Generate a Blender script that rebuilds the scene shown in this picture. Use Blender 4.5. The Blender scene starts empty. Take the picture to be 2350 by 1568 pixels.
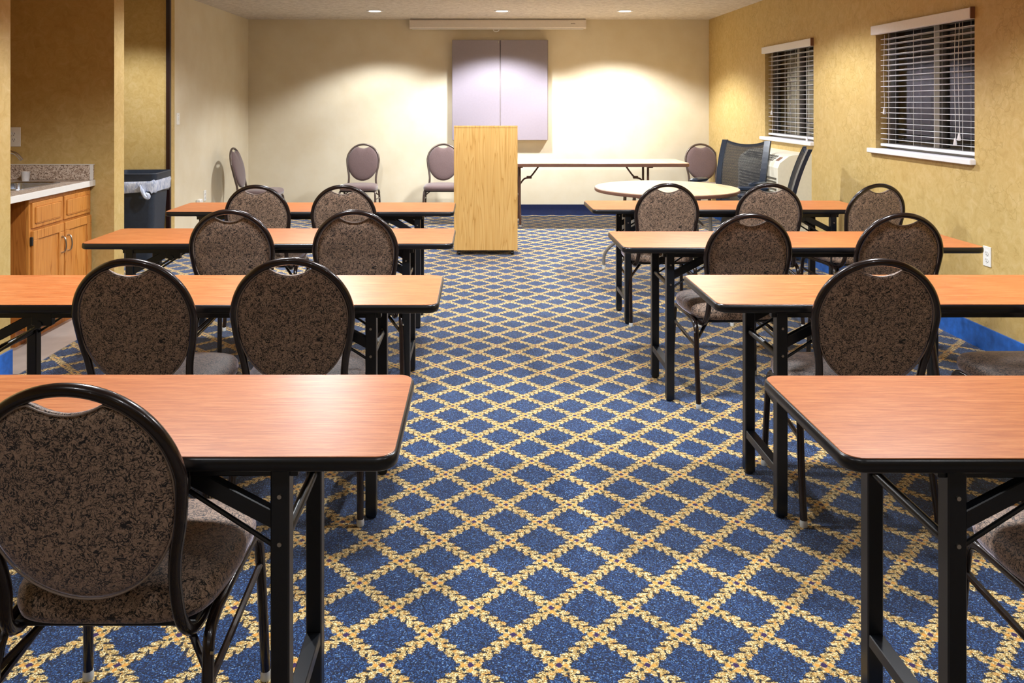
import bpy, math, random
from math import sin, cos, pi, sqrt, radians
from mathutils import Vector, Matrix
random.seed(7)
scene = bpy.context.scene
COL = scene.collection

# ------------------------------------------------------------------ node helpers
def hexc(h, k=1.0):
    h = h.lstrip('#')
    c = [int(h[i:i+2], 16)/255 for i in (0, 2, 4)]
    return tuple((x/12.92 if x <= .04045 else ((x+.055)/1.055)**2.4)*k for x in c) + (1,)

class NT:
    def __init__(s, name):
        s.m = bpy.data.materials.new(name); s.m.use_nodes = True
        s.t = s.m.node_tree; s.n = s.t.nodes; s.l = s.t.links
        s.b = s.n['Principled BSDF']; s.out = s.n['Material Output']
    def put(s, sock, v):
        if isinstance(v, bpy.types.NodeSocket): s.l.new(v, sock)
        elif v is not None:
            sock.default_value = v
    def math(s, op, a, b=None, c=None, clamp=False):
        n = s.n.new('ShaderNodeMath'); n.operation = op; n.use_clamp = clamp
        s.put(n.inputs[0], a)
        if b is not None: s.put(n.inputs[1], b)
        if c is not None: s.put(n.inputs[2], c)
        return n.outputs[0]
    def coord(s, kind='Object'):
        return s.n.new('ShaderNodeTexCoord').outputs[kind]
    def pos(s):
        return s.n.new('ShaderNodeNewGeometry').outputs['Position']
    def mapping(s, v, scale=(1, 1, 1), loc=(0, 0, 0), rot=(0, 0, 0)):
        n = s.n.new('ShaderNodeMapping'); s.put(n.inputs['Vector'], v)
        n.inputs['Scale'].default_value = scale; n.inputs['Location'].default_value = loc
        n.inputs['Rotation'].default_value = rot
        return n.outputs[0]
    def noise(s, v, scale=5, detail=2, rough=.5, dist=0, col=False):
        n = s.n.new('ShaderNodeTexNoise'); s.put(n.inputs['Vector'], v)
        n.inputs['Scale'].default_value = scale; n.inputs['Detail'].default_value = detail
        n.inputs['Roughness'].default_value = rough; n.inputs['Distortion'].default_value = dist
        return n.outputs['Color' if col else 'Fac']
    def voronoi(s, v, scale=5, feat='F1', out='Distance'):
        n = s.n.new('ShaderNodeTexVoronoi'); n.feature = feat; s.put(n.inputs['Vector'], v)
        n.inputs['Scale'].default_value = scale
        return n.outputs[out]
    def wave(s, v, scale=5, dist=2, detail=2, dscale=1, dirn='X'):
        n = s.n.new('ShaderNodeTexWave'); n.bands_direction = dirn; s.put(n.inputs['Vector'], v)
        n.inputs['Scale'].default_value = scale; n.inputs['Distortion'].default_value = dist
        n.inputs['Detail'].default_value = detail; n.inputs['Detail Scale'].default_value = dscale
        return n.outputs['Fac']
    def ramp(s, f, stops, interp='LINEAR'):
        n = s.n.new('ShaderNodeValToRGB'); s.put(n.inputs[0], f); r = n.color_ramp; r.interpolation = interp
        r.elements[0].position, r.elements[0].color = stops[0]
        r.elements[1].position, r.elements[1].color = stops[-1]
        for p, c in stops[1:-1]:
            e = r.elements.new(p); e.color = c
        return n.outputs[0]
    def mix(s, f, a, b, mode='MIX'):
        n = s.n.new('ShaderNodeMix'); n.data_type = 'RGBA'; n.blend_type = mode
        s.put(n.inputs[0], f); s.put(n.inputs[6], a); s.put(n.inputs[7], b)
        return n.outputs[2]
    def sep(s, v):
        n = s.n.new('ShaderNodeSeparateXYZ'); s.put(n.inputs[0], v); return n.outputs
    def comb(s, x, y, z):
        n = s.n.new('ShaderNodeCombineXYZ'); s.put(n.inputs[0], x); s.put(n.inputs[1], y); s.put(n.inputs[2], z); return n.outputs[0]
    def bump(s, h, strength=.3, dist=.002):
        n = s.n.new('ShaderNodeBump'); s.put(n.inputs['Height'], h)
        n.inputs['Strength'].default_value = strength; n.inputs['Distance'].default_value = dist
        s.l.new(n.outputs[0], s.b.inputs['Normal'])
    def set(s, **k):
        for a, v in k.items():
            s.put(s.b.inputs[a.replace('_', ' ')], v)
        return s.m

def plain(name, col, rough=.5, metal=0, spec=.5, noise=.06, scale=40, coat=0, bump=0):
    t = NT(name); c = col if len(col) == 4 else (*col, 1)
    f = t.noise(t.coord(), scale, 3, .6)
    lo = tuple(x*(1-noise) for x in c[:3])+(1,); hi = tuple(min(1, x*(1+noise)) for x in c[:3])+(1,)
    t.set(Base_Color=t.ramp(f, [(.3, lo), (.7, hi)]), Roughness=rough, Metallic=metal, Specular_IOR_Level=spec, Coat_Weight=coat)
    if bump: t.bump(f, bump, .002)
    return t.m

# ------------------------------------------------------------------ materials
def mat_carpet():
    t = NT('patterned_carpet')
    x, y, z = t.sep(t.pos())
    PX, PY = .2266, .2306
    u = t.math('DIVIDE', t.math('ADD', x, .0195), PX)
    u = t.math('ADD', u, t.math('MULTIPLY', t.math('SUBTRACT', y, 2.1), -.0295))
    v = t.math('DIVIDE', t.math('SUBTRACT', y, 2.0243), PY)
    # small weave wobble
    wob = t.noise(t.pos(), 130, 3, .7)
    wb = t.math('MULTIPLY', t.math('SUBTRACT', wob, .5), .10)
    p = t.math('ADD', t.math('ADD', u, v), wb)
    q = t.math('ADD', t.math('SUBTRACT', u, v), wb)
    S = .1605
    rag = t.math('MULTIPLY', t.math('SUBTRACT', t.noise(t.pos(), 240, 2, .7), .5), .016)
    def band(a, along, sgn):
        s = t.math('MULTIPLY', t.math('SUBTRACT', a, t.math('ROUND', a)), S)      # metres from the line
        ab = t.math('ADD', t.math('ABSOLUTE', s), rag)
        side = t.math('GREATER_THAN', s, 0)
        ph = t.math('ADD', t.math('MULTIPLY', along, 5*sgn), t.math('MULTIPLY', side, .5))
        ph = t.math('FRACT', t.math('SUBTRACT', ph, t.math('MULTIPLY', ab, 24)))
        # leaf half width shrinks towards the tip
        tip = t.math('ABSOLUTE', t.math('SUBTRACT', ph, .5))
        w = t.math('SUBTRACT', .0225, t.math('MULTIPLY', tip, .02))
        leaf = t.math('LESS_THAN', ab, w)
        gap = t.math('MULTIPLY', t.math('GREATER_THAN', tip, .38), t.math('GREATER_THAN', ab, .002))
        out = t.math('MULTIPLY', t.math('LESS_THAN', ab, .021), gap)               # dark line between leaves
        m = t.math('MULTIPLY', leaf, t.math('SUBTRACT', 1, gap))
        return m, out, ab
    m1, o1, a1 = band(p, q, 1)
    m2, o2, a2 = band(q, p, -1)
    leaf = t.math('MAXIMUM', m1, m2); dark = t.math('MAXIMUM', o1, o2)
    # node flower: distances along carpet axes
    cu = t.math('MULTIPLY', t.math('ADD', t.math('SUBTRACT', p, t.math('ROUND', p)), t.math('SUBTRACT', q, t.math('ROUND', q))), PX/2)
    cv = t.math('MULTIPLY', t.math('SUBTRACT', t.math('SUBTRACT', p, t.math('ROUND', p)), t.math('SUBTRACT', q, t.math('ROUND', q))), PY/2)
    au = t.math('ABSOLUTE', cu); av = t.math('ABSOLUTE', cv)
    r = t.math('MAXIMUM', au, av)
    dia = t.math('ADD', au, av)
    inn = t.math('LESS_THAN', r, .027)
    core = t.math('LESS_THAN', dia, .0105)
    o_ = t.math('MINIMUM', t.math('ADD', t.math('ABSOLUTE', t.math('SUBTRACT', au, .0185)), av),
                t.math('ADD', t.math('ABSOLUTE', t.math('SUBTRACT', av, .0185)), au))
    orange = t.math('LESS_THAN', o_, .008)
    dots = t.math('LESS_THAN', t.math('ADD', t.math('ABSOLUTE', t.math('SUBTRACT', au, .0175)), t.math('ABSOLUTE', t.math('SUBTRACT', av, .0165))), .0068)
    cell = t.sep(t.voronoi(t.pos(), 340, 'F1', 'Color'))[0]
    fine = t.math('ADD', t.math('MULTIPLY', cell, .42), t.math('MULTIPLY', t.noise(t.pos(), 200, 2, .7), .58))
    med = t.noise(t.pos(), 60, 3, .6)
    blue = t.ramp(fine, [(.28, hexc('#01060f')), (.44, hexc('#041532')), (.58, hexc('#0e3266')), (.68, hexc('#2f5c94')), (.78, hexc('#8fb0d4'))])
    blue = t.mix(t.math('MULTIPLY', med, .35), blue, hexc('#051a3c'))
    yel = t.ramp(fine, [(.28, hexc('#3a2a14')), (.42, hexc('#94763c')), (.56, hexc('#c0a566')), (.72, hexc('#eadfb4'))])
    yel = t.mix(t.math('GREATER_THAN', med, .57), yel, t.mix(.5, yel, hexc('#c98f3a')))
    c = t.mix(dark, blue, hexc('#0c1120'))
    c = t.mix(leaf, c, yel)
    c = t.mix(inn, c, yel)
    c = t.mix(orange, c, hexc('#cf9440'))
    c = t.mix(dots, c, hexc('#1c2a2e'))
    c = t.mix(core, c, hexc('#2a1548'))
    t.set(Base_Color=c, Roughness=.95, Specular_IOR_Level=.15, Sheen_Weight=.25, Sheen_Roughness=.5)
    t.bump(fine, .5, .004)
    return t.m

def mat_gold_wall(name='gold_faux_wall', crackle=.06):
    t = NT(name)
    P = t.pos()
    big = t.noise(P, 2.2, 4, .65, .6)
    med = t.noise(P, 14, 5, .7, 1.2)
    c = t.ramp(med, [(.3, hexc('#b49960')), (.5, hexc('#c4aa70')), (.72, hexc('#d2bb88'))])
    c = t.mix(t.math('MULTIPLY', big, .6), c, hexc('#bd9c55'))
    wp = t.n.new('ShaderNodeVectorMath'); wp.operation = 'ADD'
    t.l.new(P, wp.inputs[0])
    sc = t.n.new('ShaderNodeVectorMath'); sc.operation = 'SCALE'; sc.inputs['Scale'].default_value = .12
    t.l.new(t.noise(P, 9, 3, .6, 0, True), sc.inputs[0]); t.l.new(sc.outputs[0], wp.inputs[1])
    e = t.voronoi(wp.outputs[0], 12, 'DISTANCE_TO_EDGE')
    cr = t.math('MULTIPLY', t.math('LESS_THAN', e, .035), t.math('GREATER_THAN', t.noise(P, 2.1, 3, .6), .53))
    c = t.mix(t.math('MULTIPLY', cr, crackle), c, hexc('#a3894a'))
    t.set(Base_Color=c, Roughness=.55, Specular_IOR_Level=.35)
    t.bump(med, .12, .002)
    return t.m

def mat_cream_wall():
    t = NT('cream_wall')
    n = t.noise(t.pos(), 3, 4, .6)
    t.set(Base_Color=t.ramp(n, [(.3, hexc('#d5c8ac')), (.7, hexc('#dcd2ba'))]), Roughness=.6, Specular_IOR_Level=.3)
    t.bump(t.noise(t.pos(), 60, 3, .6), .08, .002)
    return t.m

def mat_ceiling():
    t = NT('knockdown_ceiling')
    P = t.pos()
    n = t.noise(P, 16, 5, .7, .8)
    b = t.noise(P, 1.6, 3, .6)
    c = t.ramp(n, [(.35, hexc('#b9b0a6')), (.6, hexc('#d9d2c8'))])
    c = t.mix(t.math('MULTIPLY', b, .35), c, hexc('#c6bbae'))
    t.set(Base_Color=c, Roughness=.9, Specular_IOR_Level=.2)
    t.bump(n, .6, .012)
    return t.m

def mat_laminate():
    t = NT('cherry_laminate')
    o = t.mapping(t.coord(), (1.6, 26, 26))
    n = t.noise(o, 5, 6, .7, .4)
    n2 = t.noise(t.mapping(t.coord(), (5, 160, 160)), 3, 3, .6)
    c = t.ramp(n, [(.3, hexc('#9c5226')), (.5, hexc('#b66b38')), (.7, hexc('#c8834f'))])
    c = t.mix(t.math('MULTIPLY', t.math('GREATER_THAN', n2, .58), .4), c, hexc('#84431c'))
    t.set(Base_Color=c, Roughness=.38, Specular_IOR_Level=.5)
    t.bump(n2, .05, .001)
    return t.m

def mat_fabric(name, base, light, dark):
    t = NT(name)
    C = t.coord()
    d = t.noise(C, 52, 2, .55, 1.6)
    d2 = t.noise(t.mapping(C, (1, 1, 1), (3.1, 1.7, .4)), 64, 2, .5, 1.8)
    a = t.math('LESS_THAN', t.math('ABSOLUTE', t.math('SUBTRACT', d, .47)), .030)
    b = t.math('LESS_THAN', t.math('ABSOLUTE', t.math('SUBTRACT', d2, .55)), .028)
    c = t.ramp(t.noise(C, 260, 2, .6), [(.3, base), (.72, light)])
    c = t.mix(a, c, dark)
    c = t.mix(t.math('MULTIPLY', b, .85), c, dark)
    fl = t.math('GREATER_THAN', t.noise(t.mapping(C, (1, 1, 1), (9, 2, 5)), 150, 2, .6), .66)
    c = t.mix(t.math('MULTIPLY', fl, .5), c, light)
    t.set(Base_Color=c, Roughness=.62, Specular_IOR_Level=.5, Sheen_Weight=1.0, Sheen_Roughness=.35)
    t.b.inputs['Sheen Tint'].default_value = hexc('#d9d3e6')
    t.bump(d, .25, .002)
    return t.m

def mat_plain_fabric(name, base, light):
    t = NT(name)
    c = t.ramp(t.noise(t.coord(), 300, 2, .6), [(.3, base), (.7, light)])
    t.set(Base_Color=c, Roughness=.8, Specular_IOR_Level=.3, Sheen_Weight=.4)
    t.bump(t.noise(t.coord(), 300, 2, .6), .15, .002)
    return t.m

def mat_oak(name, lo, mid, hi, axis='Z', sc=1.0, rough=.45):
    t = NT(name)
    s = {'Z': (11*sc, 11*sc, .55*sc), 'Y': (11*sc, .55*sc, 11*sc)}[axis]
    o = t.mapping(t.coord(), s)
    n = t.noise(o, 1.3, 2, .5, .5)
    rings = t.math('FRACT', t.math('MULTIPLY', n, 9))
    fine = t.noise(t.mapping(t.coord(), tuple(k*9 for k in s)), 3, 3, .6)
    c = t.ramp(rings, [(0, lo), (.18, mid), (.8, hi), (1, mid)])
    c = t.mix(t.math('MULTIPLY', fine, .45), c, mid)
    t.set(Base_Color=c, Roughness=rough, Specular_IOR_Level=.4)
    return t.m

def mat_granite():
    t = NT('speckled_laminate')
    v = t.voronoi(t.coord(), 160, 'F1', 'Color')
    n = t.sep(v)[0]
    c = t.ramp(n, [(0, hexc('#6a5648')), (.2, hexc('#a38c7a')), (.55, hexc('#c6b3a2')), (1, hexc('#e4d8ca'))])
    t.set(Base_Color=c, Roughness=.3)
    return t.m

def mat_mesh():
    t = NT('black_net')
    x, y, z = t.sep(t.coord())
    def th(a, k):
        return t.math('GREATER_THAN', t.math('FRACT', t.math('MULTIPLY', a, k)), .42)
    m = t.math('MULTIPLY', th(t.math('ADD', x, t.math('MULTIPLY', z, .25)), 95), th(z, 95))
    t.set(Base_Color=hexc('#15171c'), Roughness=.6)
    tr = t.n.new('ShaderNodeBsdfTransparent'); mx = t.n.new('ShaderNodeMixShader')
    t.l.new(m, mx.inputs[0]); t.l.new(t.b.outputs[0], mx.inputs[1]); t.l.new(tr.outputs[0], mx.inputs[2])
    t.l.new(mx.outputs[0], t.out.inputs[0])
    return t.m

def mat_glass():
    t = NT('window_glass')
    t.n.remove(t.b)
    tr = t.n.new('ShaderNodeBsdfTransparent'); gl = t.n.new('ShaderNodeBsdfGlossy'); gl.inputs['Roughness'].default_value = .02
    fr = t.n.new('ShaderNodeFresnel'); fr.inputs[0].default_value = 1.5
    mx = t.n.new('ShaderNodeMixShader')
    t.l.new(t.math('ADD', fr.outputs[0], .03), mx.inputs[0]); t.l.new(tr.outputs[0], mx.inputs[1]); t.l.new(gl.outputs[0], mx.inputs[2])
    t.l.new(mx.outputs[0], t.out.inputs[0])
    return t.m

def mat_emit(name, col, st):
    t = NT(name); t.set(Base_Color=(1, 1, 1, 1), Emission_Color=col, Emission_Strength=st); return t.m

def mat_siding():
    t = NT('exterior_siding')
    x, y, z = t.sep(t.pos())
    g = t.math('LESS_THAN', t.math('FRACT', t.math('MULTIPLY', z, 7)), .12)
    c = t.mix(g, t.ramp(t.noise(t.pos(), 8, 3), [(.3, hexc('#6c6674')), (.7, hexc('#8a8494'))]), hexc('#33303a'))
    t.set(Base_Color=c, Roughness=.8)
    return t.m

def mat_liner():
    t = NT('plastic_liner')
    n = t.noise(t.mapping(t.coord(), (3, 3, 1)), 12, 4, .6, 1)
    t.set(Base_Color=t.ramp(n, [(.3, hexc('#8fa0c8')), (.6, hexc('#dfe6f5'))]), Roughness=.25)
    t.bump(n, .8, .01)
    return t.m

M = dict(
    carpet=mat_carpet(), gold=mat_gold_wall(), goldr=mat_gold_wall('gold_crackle_wall', .4), cream=mat_cream_wall(), ceil=mat_ceiling(), lam=mat_laminate(),
    fabric=mat_fabric('squiggle_fabric', hexc('#77604e'), hexc('#b0947e'), hexc('#0b0705')),
    plainfab=mat_plain_fabric('mauve_fabric', hexc('#503e3c'), hexc('#6b5654')),
    piping=plain('piping_cord', hexc('#7d6c60'), .6),
    black=plain('black_edge', hexc('#0d0f14'), .3, noise=.2),
    steel=plain('black_steel', hexc('#0c0f14'), .32, .0, noise=.2),
    brownsteel=plain('bronze_brown_steel', hexc('#1c1210'), .26, .2, noise=.25, coat=.3),
    glide=plain('clear_glide', hexc('#cfd2d0'), .3),
    chrome=plain('chrome', hexc('#c9ccd0'), .18, 1.0),
    nickel=plain('brushed_nickel', hexc('#b9b2a6'), .3, 1.0),
    stain=plain('stainless', hexc('#b8bcc4'), .25, 1.0),
    podium=mat_oak('light_oak_laminate', hexc('#a87c3c'), hexc('#c59a58'), hexc('#cfa868'), 'Z', 1.0),
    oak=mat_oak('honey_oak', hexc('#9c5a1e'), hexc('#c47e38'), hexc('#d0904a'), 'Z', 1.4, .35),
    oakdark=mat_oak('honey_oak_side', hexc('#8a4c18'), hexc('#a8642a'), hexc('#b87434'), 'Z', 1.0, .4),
    ply=mat_oak('beige_tabletop', hexc('#bfa076'), hexc('#cdb189'), hexc('#d6bd98'), 'Y', .6, .4),
    brownrim=plain('brown_rim', hexc('#7a5748'), .4),
    brownleg=plain('brown_leg', hexc('#5e4034'), .35),
    greyleg=plain('grey_leg', hexc('#8d8a84'), .35, .4),
    granite=mat_granite(), white=plain('white_paint', hexc('#e6e4e6'), .4, noise=.02),
    plate=plain('white_plate', hexc('#e4e2dc'), .35, noise=.02), slot=plain('dark_slot', hexc('#1a1a1a'), .6),
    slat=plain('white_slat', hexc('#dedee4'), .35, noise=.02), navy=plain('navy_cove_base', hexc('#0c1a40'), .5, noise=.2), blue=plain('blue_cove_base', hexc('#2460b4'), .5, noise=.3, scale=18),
    board=plain('mauve_board', hexc('#8a828c'), .38, noise=.03), boardside=plain('board_side', hexc('#8d8078'), .5),
    screen=plain('screen_case', hexc('#dcd4cc'), .4, noise=.03), screendark=plain('case_dark_bar', hexc('#57504a'), .5),
    ptac=plain('ivory_plastic', hexc('#dcd8c6'), .45, noise=.03), vent=plain('vent_dark', hexc('#5b564a'), .6),
    bin=plain('charcoal_bin', hexc('#2b3442'), .45, noise=.15), liner=mat_liner(),
    officeplastic=plain('office_black', hexc('#1d2735'), .3, noise=.15), net=mat_mesh(), officefab=plain('office_seat', hexc('#15171c'), .8, noise=.3),
    glass=mat_glass(), alu=plain('window_alu', hexc('#8f8b84'), .4, .6), siding=mat_siding(), tile=plain('grey_vinyl', hexc('#b3a79e'), .35, noise=.1, scale=6),
    trimdark=plain('dark_brown_trim', hexc('#2a130e'), .4), lens=mat_emit('lamp_lens', (1, .93, .82, 1), 14), ground=plain('asphalt', hexc('#333236'), .9),
    cord=plain('blind_cord', hexc('#e8e6e4'), .6), cup=plain('white_cup', hexc('#e8e8ea'), .3), logo=plain('case_mark', hexc('#6b6259'), .5),
)

# ------------------------------------------------------------------ mesh helpers
class MB:
    def __init__(s): s.v = []; s.f = []; s.mi = []; s.cur = 0
    def add(s, vs, fs):
        o = len(s.v); s.v += [tuple(p) for p in vs]; s.f += [tuple(i+o for i in f) for f in fs]; s.mi += [s.cur]*len(fs)
    def box(s, x0, x1, y0, y1, z0, z1, mat=None):
        vs = [Vector(p) for p in ((x0,y0,z0),(x1,y0,z0),(x1,y1,z0),(x0,y1,z0),(x0,y0,z1),(x1,y0,z1),(x1,y1,z1),(x0,y1,z1))]
        if mat: vs = [mat @ p for p in vs]
        s.add(vs, [(0,3,2,1),(4,5,6,7),(0,1,5,4),(1,2,6,5),(2,3,7,6),(3,0,4,7)]); return s
    def rbox(s, x0, x1, y0, y1, z0, z1, b=.003, mat=None):
        # box with chamfered edges
        vs = []; X = (x0, x1); Y = (y0, y1); Z = (z0, z1)
        idx = {}
        for i in (0,1):
            for j in (0,1):
                for k in (0,1):
                    sx, sy, sz = (1-2*i)*b, (1-2*j)*b, (1-2*k)*b
                    for a, d in enumerate(((0, sy, sz), (sx, 0, sz), (sx, sy, 0))):
                        idx[i,j,k,a] = len(vs); vs.append(Vector((X[i]+d[0], Y[j]+d[1], Z[k]+d[2])))
        if mat: vs = [mat @ p for p in vs]
        fs = []
        for i in (0,1):
            f = [idx[i,0,0,0], idx[i,1,0,0], idx[i,1,1,0], idx[i,0,1,0]]; fs.append(f if i else f[::-1])
            f = [idx[0,i,0,1], idx[0,i,1,1], idx[1,i,1,1], idx[1,i,0,1]]; fs.append(f if i else f[::-1])
            f = [idx[0,0,i,2], idx[1,0,i,2], idx[1,1,i,2], idx[0,1,i,2]]; fs.append(f if i else f[::-1])
        for j in (0,1):
            for k in (0,1):
                f = [idx[0,j,k,1], idx[1,j,k,1], idx[1,j,k,2], idx[0,j,k,2]]; fs.append(f if (j+k) % 2 == 0 else f[::-1])
        for i in (0,1):
            for k in (0,1):
                f = [idx[i,0,k,2], idx[i,1,k,2], idx[i,1,k,0], idx[i,0,k,0]]; fs.append(f if (i+k) % 2 == 0 else f[::-1])
            for j in (0,1):
                f = [idx[i,j,0,0], idx[i,j,1,0], idx[i,j,1,1], idx[i,j,0,1]]; fs.append(f if (i+j) % 2 == 0 else f[::-1])
        for i in (0,1):
            for j in (0,1):
                for k in (0,1):
                    f = [idx[i,j,k,0], idx[i,j,k,1], idx[i,j,k,2]]; fs.append(f if (i+j+k) % 2 == 0 else f[::-1])
        s.add(vs, fs); return s
    def tube(s, pts, r, n=10, closed=False, sx=1.0, up=None):
        pts = [Vector(p) for p in pts]; N = len(pts); rings = []
        rr = r if isinstance(r, (list, tuple)) else [r]*N
        prev = None
        for i, p in enumerate(pts):
            a = pts[(i-1) % N] if (closed or i > 0) else p
            b = pts[(i+1) % N] if (closed or i < N-1) else p
            t = (b-a)
            if t.length < 1e-9: t = Vector((0, 0, 1))
            t.normalize()
            if up is not None:
                nrm = Vector(up) - t*Vector(up).dot(t)
            elif prev is None:
                w = Vector((0, 0, 1)) if abs(t.z) < .9 else Vector((1, 0, 0)); nrm = w - t*w.dot(t)
            else: nrm = prev - t*prev.dot(t)
            nrm.normalize(); prev = nrm; bi = t.cross(nrm)
            rings.append([p + (nrm*cos(2*pi*k/n)*sx + bi*sin(2*pi*k/n))*rr[i] for k in range(n)])
        vs = [q for R in rings for q in R]; fs = []
        for i in range(N if closed else N-1):
            j = (i+1) % N
            for k in range(n):
                l = (k+1) % n
                fs.append((i*n+k, i*n+l, j*n+l, j*n+k))
        if not closed:
            fs.append(tuple(range(n))[::-1]); fs.append(tuple((N-1)*n+k for k in range(n)))
        s.add(vs, fs); return s
    def cyl(s, c, r, z0, z1, n=24, r2=None, axis='Z'):
        r2 = r if r2 is None else r2; vs = []
        for zz, q in ((z0, r), (z1, r2)):
            for k in range(n):
                a = 2*pi*k/n; p = (q*cos(a), q*sin(a))
                if axis == 'Z': vs.append((c[0]+p[0], c[1]+p[1], zz))
                elif axis == 'Y': vs.append((c[0]+p[0], zz, c[1]+p[1]))
                else: vs.append((zz, c[0]+p[0], c[1]+p[1]))
        fs = [(k, (k+1) % n, n+(k+1) % n, n+k) for k in range(n)] + [tuple(range(n))[::-1], tuple(range(n, 2*n))]
        s.add(vs, fs); return s
    def lathe(s, prof, c=(0, 0), n=32):
        vs = []
        for r, z in prof:
            for k in range(n):
                a = 2*pi*k/n; vs.append((c[0]+r*cos(a), c[1]+r*sin(a), z))
        fs = []
        for i in range(len(prof)-1):
            for k in range(n):
                l = (k+1) % n; fs.append((i*n+k, i*n+l, (i+1)*n+l, (i+1)*n+k))
        s.add(vs, fs); return s
    def loops(s, rings, cap0=True, cap1=True):
        n = len(rings[0]); vs = [p for R in rings for p in R]; fs = []
        for i in range(len(rings)-1):
            for k in range(n):
                l = (k+1) % n; fs.append((i*n+k, i*n+l, (i+1)*n+l, (i+1)*n+k))
        if cap0: fs.append(tuple(range(n))[::-1])
        if cap1: fs.append(tuple((len(rings)-1)*n+k for k in range(n)))
        s.add(vs, fs); return s
    def obj(s, name, mats, parent=None, smooth=True, ang=.7):
        me = bpy.data.meshes.new(name); me.from_pydata(s.v, [], s.f)
        if not isinstance(mats, (list, tuple)): mats = [mats]
        for m in mats: me.materials.append(m)
        me.polygons.foreach_set('material_index', s.mi); me.update()
        import bmesh
        bm = bmesh.new(); bm.from_mesh(me); bmesh.ops.recalc_face_normals(bm, faces=bm.faces); bm.to_mesh(me); bm.free()
        if smooth:
            me.shade_smooth(); me.set_sharp_from_angle(angle=ang)
        o = bpy.data.objects.new(name, me); COL.objects.link(o)
        if parent: o.parent = parent
        return o

def empty(name, label, cat, loc=(0, 0, 0), rz=0, group=None):
    o = bpy.data.objects.new(name, None); COL.objects.link(o); o.empty_display_size = .1
    o.location = loc; o.rotation_euler = (0, 0, rz)
    o['label'] = label; o['category'] = cat
    if group: o['group'] = group
    return o
def tag(o, label, cat, group=None):
    o['label'] = label; o['category'] = cat
    if group: o['group'] = group
    return o
def struct(mb, name, m, smooth=False, parent=None):
    o = mb.obj(name, m, parent, smooth)
    if parent is None: o['kind'] = 'structure'
    return o
def copy_tree(o, parent=None):
    c = o.copy(); COL.objects.link(c)
    if parent: c.parent = parent
    for ch in o.children: copy_tree(ch, c)
    return c
def spline(pts, n=8, closed=False):
    pts = [Vector(p) for p in pts]; out = []; N = len(pts)
    rng = range(N) if closed else range(N-1)
    for i in rng:
        p0 = pts[(i-1) % N] if closed or i > 0 else pts[i]*2-pts[i+1]
        p1 = pts[i]; p2 = pts[(i+1) % N]
        p3 = pts[(i+2) % N] if closed or i+2 < N else p2*2-p1
        for k in range(n):
            t = k/n
            out.append(.5*((2*p1)+(-p0+p2)*t+(2*p0-5*p1+4*p2-p3)*t*t+(-p0+3*p1-3*p2+p3)*t**3))
    if not closed: out.append(pts[-1])
    return out
def rrect(hx, hy, r, n=6, cx=0, cy=0):
    o = []
    for sx, sy, a0 in ((1, 1, 0), (-1, 1, 90), (-1, -1, 180), (1, -1, 270)):
        for k in range(n+1):
            a = radians(a0+90*k/n); o.append((cx+sx*(hx-r)+r*cos(a), cy+sy*(hy-r)+r*sin(a)))
    return o

# ------------------------------------------------------------------ setting
H = 1.445; YB = 10.118; ZC = 2.507; XR = 2.957; XL = -2.951; XN = -2.48; YK = -3.6
struct(MB().box(-4.6, XR+.2, YK-.2, YB+.2, -.1, 0), 'floor', M['carpet'])
struct(MB().box(-4.6, XR+.2, YK-.2, YB+.2, ZC, ZC+.1), 'ceiling', M['ceil'])
struct(MB().box(XL-.2, XR+.2, YB, YB+.15, 0, ZC), 'wall_back', M['cream'])
struct(MB().box(XL-.12, XL, 7.66, YB, 0, ZC), 'wall_left', M['cream'])
struct(MB().box(-4.6, XL, 7.54, 7.66, 0, ZC), 'wall_alcove', M['gold'])
struct(MB().box(-4.6, XN, 5.37, 5.52, 0, ZC), 'wall_partition', M['gold'])
struct(MB().box(-4.6, -3.27, 4.06, 5.37, 0, ZC), 'wall_kitchenette', M['gold'])
struct(MB().box(-4.6, -4.45, 5.52, 7.54, 0, ZC), 'wall_entry', M['gold'])
struct(MB().box(-4.6, XN, YK, 4.18, 0, ZC), 'wall_left_near', M['gold'])
struct(MB().box(-4.6, XR+.2, YK-.15, YK, 0, ZC), 'wall_rear', M['gold'])
# right wall with two window openings
W = [(4.70, 5.87, 1.10, 2.0), (6.96, 8.14, 1.09, 2.0)]
r = MB(); T = .16
r.box(XR, XR+T, YK, W[0][0], 0, ZC); r.box(XR, XR+T, W[0][1], W[1][0], 0, ZC); r.box(XR, XR+T, W[1][1], YB, 0, ZC)
for a, b, z0, z1 in W:
    r.box(XR, XR+T, a, b, 0, z0); r.box(XR, XR+T, a, b, z1, ZC)
struct(r, 'wall_right', M['goldr'])
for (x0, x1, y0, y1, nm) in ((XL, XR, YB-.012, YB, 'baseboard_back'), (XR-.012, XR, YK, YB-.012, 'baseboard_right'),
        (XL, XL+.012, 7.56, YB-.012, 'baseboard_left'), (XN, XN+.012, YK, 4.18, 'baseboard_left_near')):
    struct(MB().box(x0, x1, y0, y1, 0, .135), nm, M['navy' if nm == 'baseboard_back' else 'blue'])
struct(MB().box(XL-.03, XL+.006, 7.525, 7.56, 0, ZC), 'trim_1', M['trimdark'])
struct(MB().box(-3.27, -2.44, 4.18, 5.37, 0, .004), 'floor_vinyl', M['tile'])
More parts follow.
